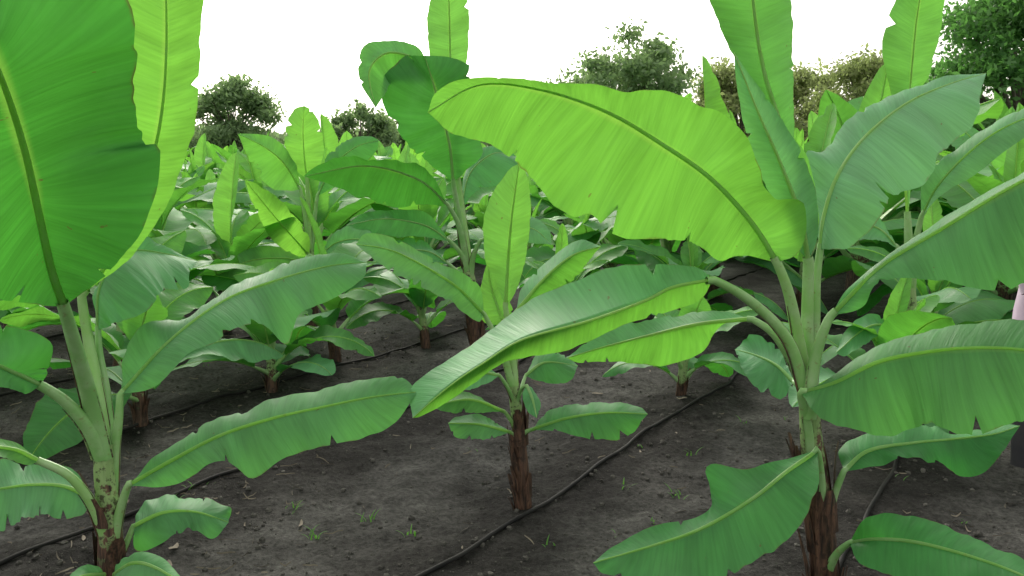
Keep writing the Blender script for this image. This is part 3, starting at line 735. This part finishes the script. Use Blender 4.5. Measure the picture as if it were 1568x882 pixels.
be=[(0,1),(1,2),(2,3),(3,4),(2,5),(5,6),(6,7),(2,8),(8,9),(9,10),(0,11),(11,12),(12,13),(13,14),(0,15),(15,16),(16,17),(17,18)]
br_=[.14,.13,.14,.06,.05,.065,.045,.028,.065,.045,.028,.085,.058,.04,.035,.085,.058,.04,.035]
skinned('body',bv,be,br_,SKIN)
for sx in (-1,1):
    hv=[(sx*.23,-.06,.88),(sx*.235,-.075,.82)]; he=[(0,1)]; hr=[.026,.032]
    for i,(ox,ln) in enumerate(((-.026,.06),(-.009,.072),(.009,.068),(.026,.052))):
        b0=len(hv); hv+= [(sx*.235+ox*.3,-.075+ox,.80),(sx*.235+ox*.3-sx*.004,-.08+ox,.80-ln*.55),(sx*.235+ox*.3-sx*.014,-.085+ox,.80-ln)]
        he+=[(1,b0),(b0,b0+1),(b0+1,b0+2)]; hr+=[.010,.009,.008]
    b0=len(hv); hv+=[(sx*.22,-.11,.83),(sx*.215,-.125,.795)]; he+=[(1,b0),(b0,b0+1)]; hr+=[.011,.009]
    skinned('hand',hv,he,hr,SKIN,1)
def lathe(name, rings, mat, sides=20, ell=.75):
    mb=MB(); th=np.linspace(0,6.2832,sides+1)
    G=np.array([[ (cx+r_*math.cos(t_)*(1+.04*math.sin(5*t_+z*9)), cy+r_*ell*math.sin(t_)*(1+.04*math.sin(5*t_+z*9)), z) for t_ in th] for (cx,cy,z,r_) in rings])
    mb.grid(G,np.zeros(G.shape[:2]+(2,)),0,(0,0,0,1))
    ob=add_obj(name,mb.mesh(name+'_mesh',[mat])); ob.parent=farmer; return ob
lathe('tunic',[(0,0,.70,.225),(0,0,.85,.21),(0,0,1.0,.19),(0,0,1.12,.18),(0,0,1.28,.2),(0,0,1.37,.19),(0,0,1.43,.11),(0,0,1.46,.068)],CLOTH)
for sx in (-1,1):
    lathe('trouser_leg',[(sx*.10,.02,.07,.065),(sx*.10,.0,.3,.085),(sx*.1,-.01,.5,.095),(sx*.09,0,.85,.11)],DARKC,14,1)
    mb=MB(); mb.tube(catmull([(sx*.15,0,1.38),(sx*.2,.01,1.26),(sx*.222,.02,1.12),(sx*.228,-.035,.95)],10),np.linspace(.078,.048,10),0,(0,0,0,1),sides=12)
    ob=add_obj('sleeve',mb.mesh('sleeve_mesh',[CLOTH])); ob.parent=farmer
bm=bmesh.new(); bmesh.ops.create_uvsphere(bm,u_segments=32,v_segments=24,radius=1)
for v_ in bm.verts:
    x,y,z=v_.co; f=1-.22*max(0,-z)
    v_.co=Vector((x*.075*f,y*.095*f,z*.115))
    if y<-.5:
        v_.co.y-= .018*math.exp(-(x/.14)**2-((z+.12)/.16)**2)
        v_.co.y+= .010*math.exp(-((abs(x)-.4)/.16)**2-((z-.05)/.12)**2)
        v_.co.y-= .005*math.exp(-(x/.3)**2-((z+.48)/.06)**2)
    if abs(x)>.93 and abs(z)<.25: v_.co.x*=1.16
me=bpy.data.meshes.new('head'); bm.to_mesh(me); bm.free(); me.materials.append(SKIN)
for p_ in me.polygons: p_.use_smooth=True
ho=add_obj('head',me,(0,-.015,1.60)); ho.parent=farmer
bm=bmesh.new(); bmesh.ops.create_uvsphere(bm,u_segments=24,v_segments=16,radius=1)
bmesh.ops.delete(bm,geom=[v_ for v_ in bm.verts if (v_.co.y<-.25 and v_.co.z<.45) or v_.co.z<-.45],context='VERTS')
for v_ in bm.verts: v_.co=Vector((v_.co.x*.083,v_.co.y*.104,v_.co.z*.125))
me=bpy.data.meshes.new('hair'); bm.to_mesh(me); bm.free(); me.materials.append(HAIR)
ho=add_obj('hair',me,(0,-.008,1.605)); ho.parent=farmer
for sx in(-1,1):
    bm=bmesh.new(); bmesh.ops.create_uvsphere(bm,u_segments=12,v_segments=8,radius=.011)
    me=bpy.data.meshes.new('eye'); bm.to_mesh(me); bm.free(); me.materials.append(HAIR)
    eo=add_obj('eye',me,(sx*.03,-.094,1.606)); eo.parent=farmer

# ------------------------------------------------------------ world, sun, camera
w = bpy.data.worlds.new('World'); scene.world=w; w.use_nodes=True
nt=w.node_tree; nt.nodes.clear()
sky=nt.nodes.new('ShaderNodeTexSky'); sky.sky_type='NISHITA'; sky.sun_disc=False
SE, SR = math.radians(30), math.radians(-14)
sky.sun_elevation=SE; sky.sun_rotation=SR; sky.dust_density=6; sky.air_density=1.0; sky.ozone_density=1
hs=nt.nodes.new('ShaderNodeHueSaturation'); hs.inputs['Saturation'].default_value=.3; hs.inputs['Value'].default_value=1.7
L(nt,sky.outputs[0],hs.inputs['Color'])
ovc=mix_c(nt,.42,hs.outputs[0],(11.5,11.2,9.6))     # thin high overcast
bg=nt.nodes.new('ShaderNodeBackground'); bg.inputs[1].default_value=.15; L(nt,ovc,bg.inputs[0])
o=nt.nodes.new('ShaderNodeOutputWorld'); L(nt,bg.outputs[0],o.inputs[0])
sd=bpy.data.lights.new('sun','SUN'); sd.energy=1.4; sd.angle=math.radians(14); sd.color=(1,.93,.78)
so=bpy.data.objects.new('sun',sd); scene.collection.objects.link(so)
dirv=Vector((math.sin(SR)*math.cos(SE),math.cos(SR)*math.cos(SE),math.sin(SE)))
so.rotation_euler=dirv.to_track_quat('Z','Y').to_euler(); so.location=(0,0,20)
cam=bpy.data.cameras.new('camera'); co=bpy.data.objects.new('camera',cam); scene.collection.objects.link(co)
co.location=(0,0,CAM_H); co.rotation_euler=(math.pi/2-PITCH,0,0)
cam.sensor_width=36; cam.lens=1358/1568*36; cam.clip_end=3000; cam.clip_start=.05
scene.camera=co
scene.view_settings.view_transform='Standard'; scene.view_settings.look='None'; scene.view_settings.exposure=0
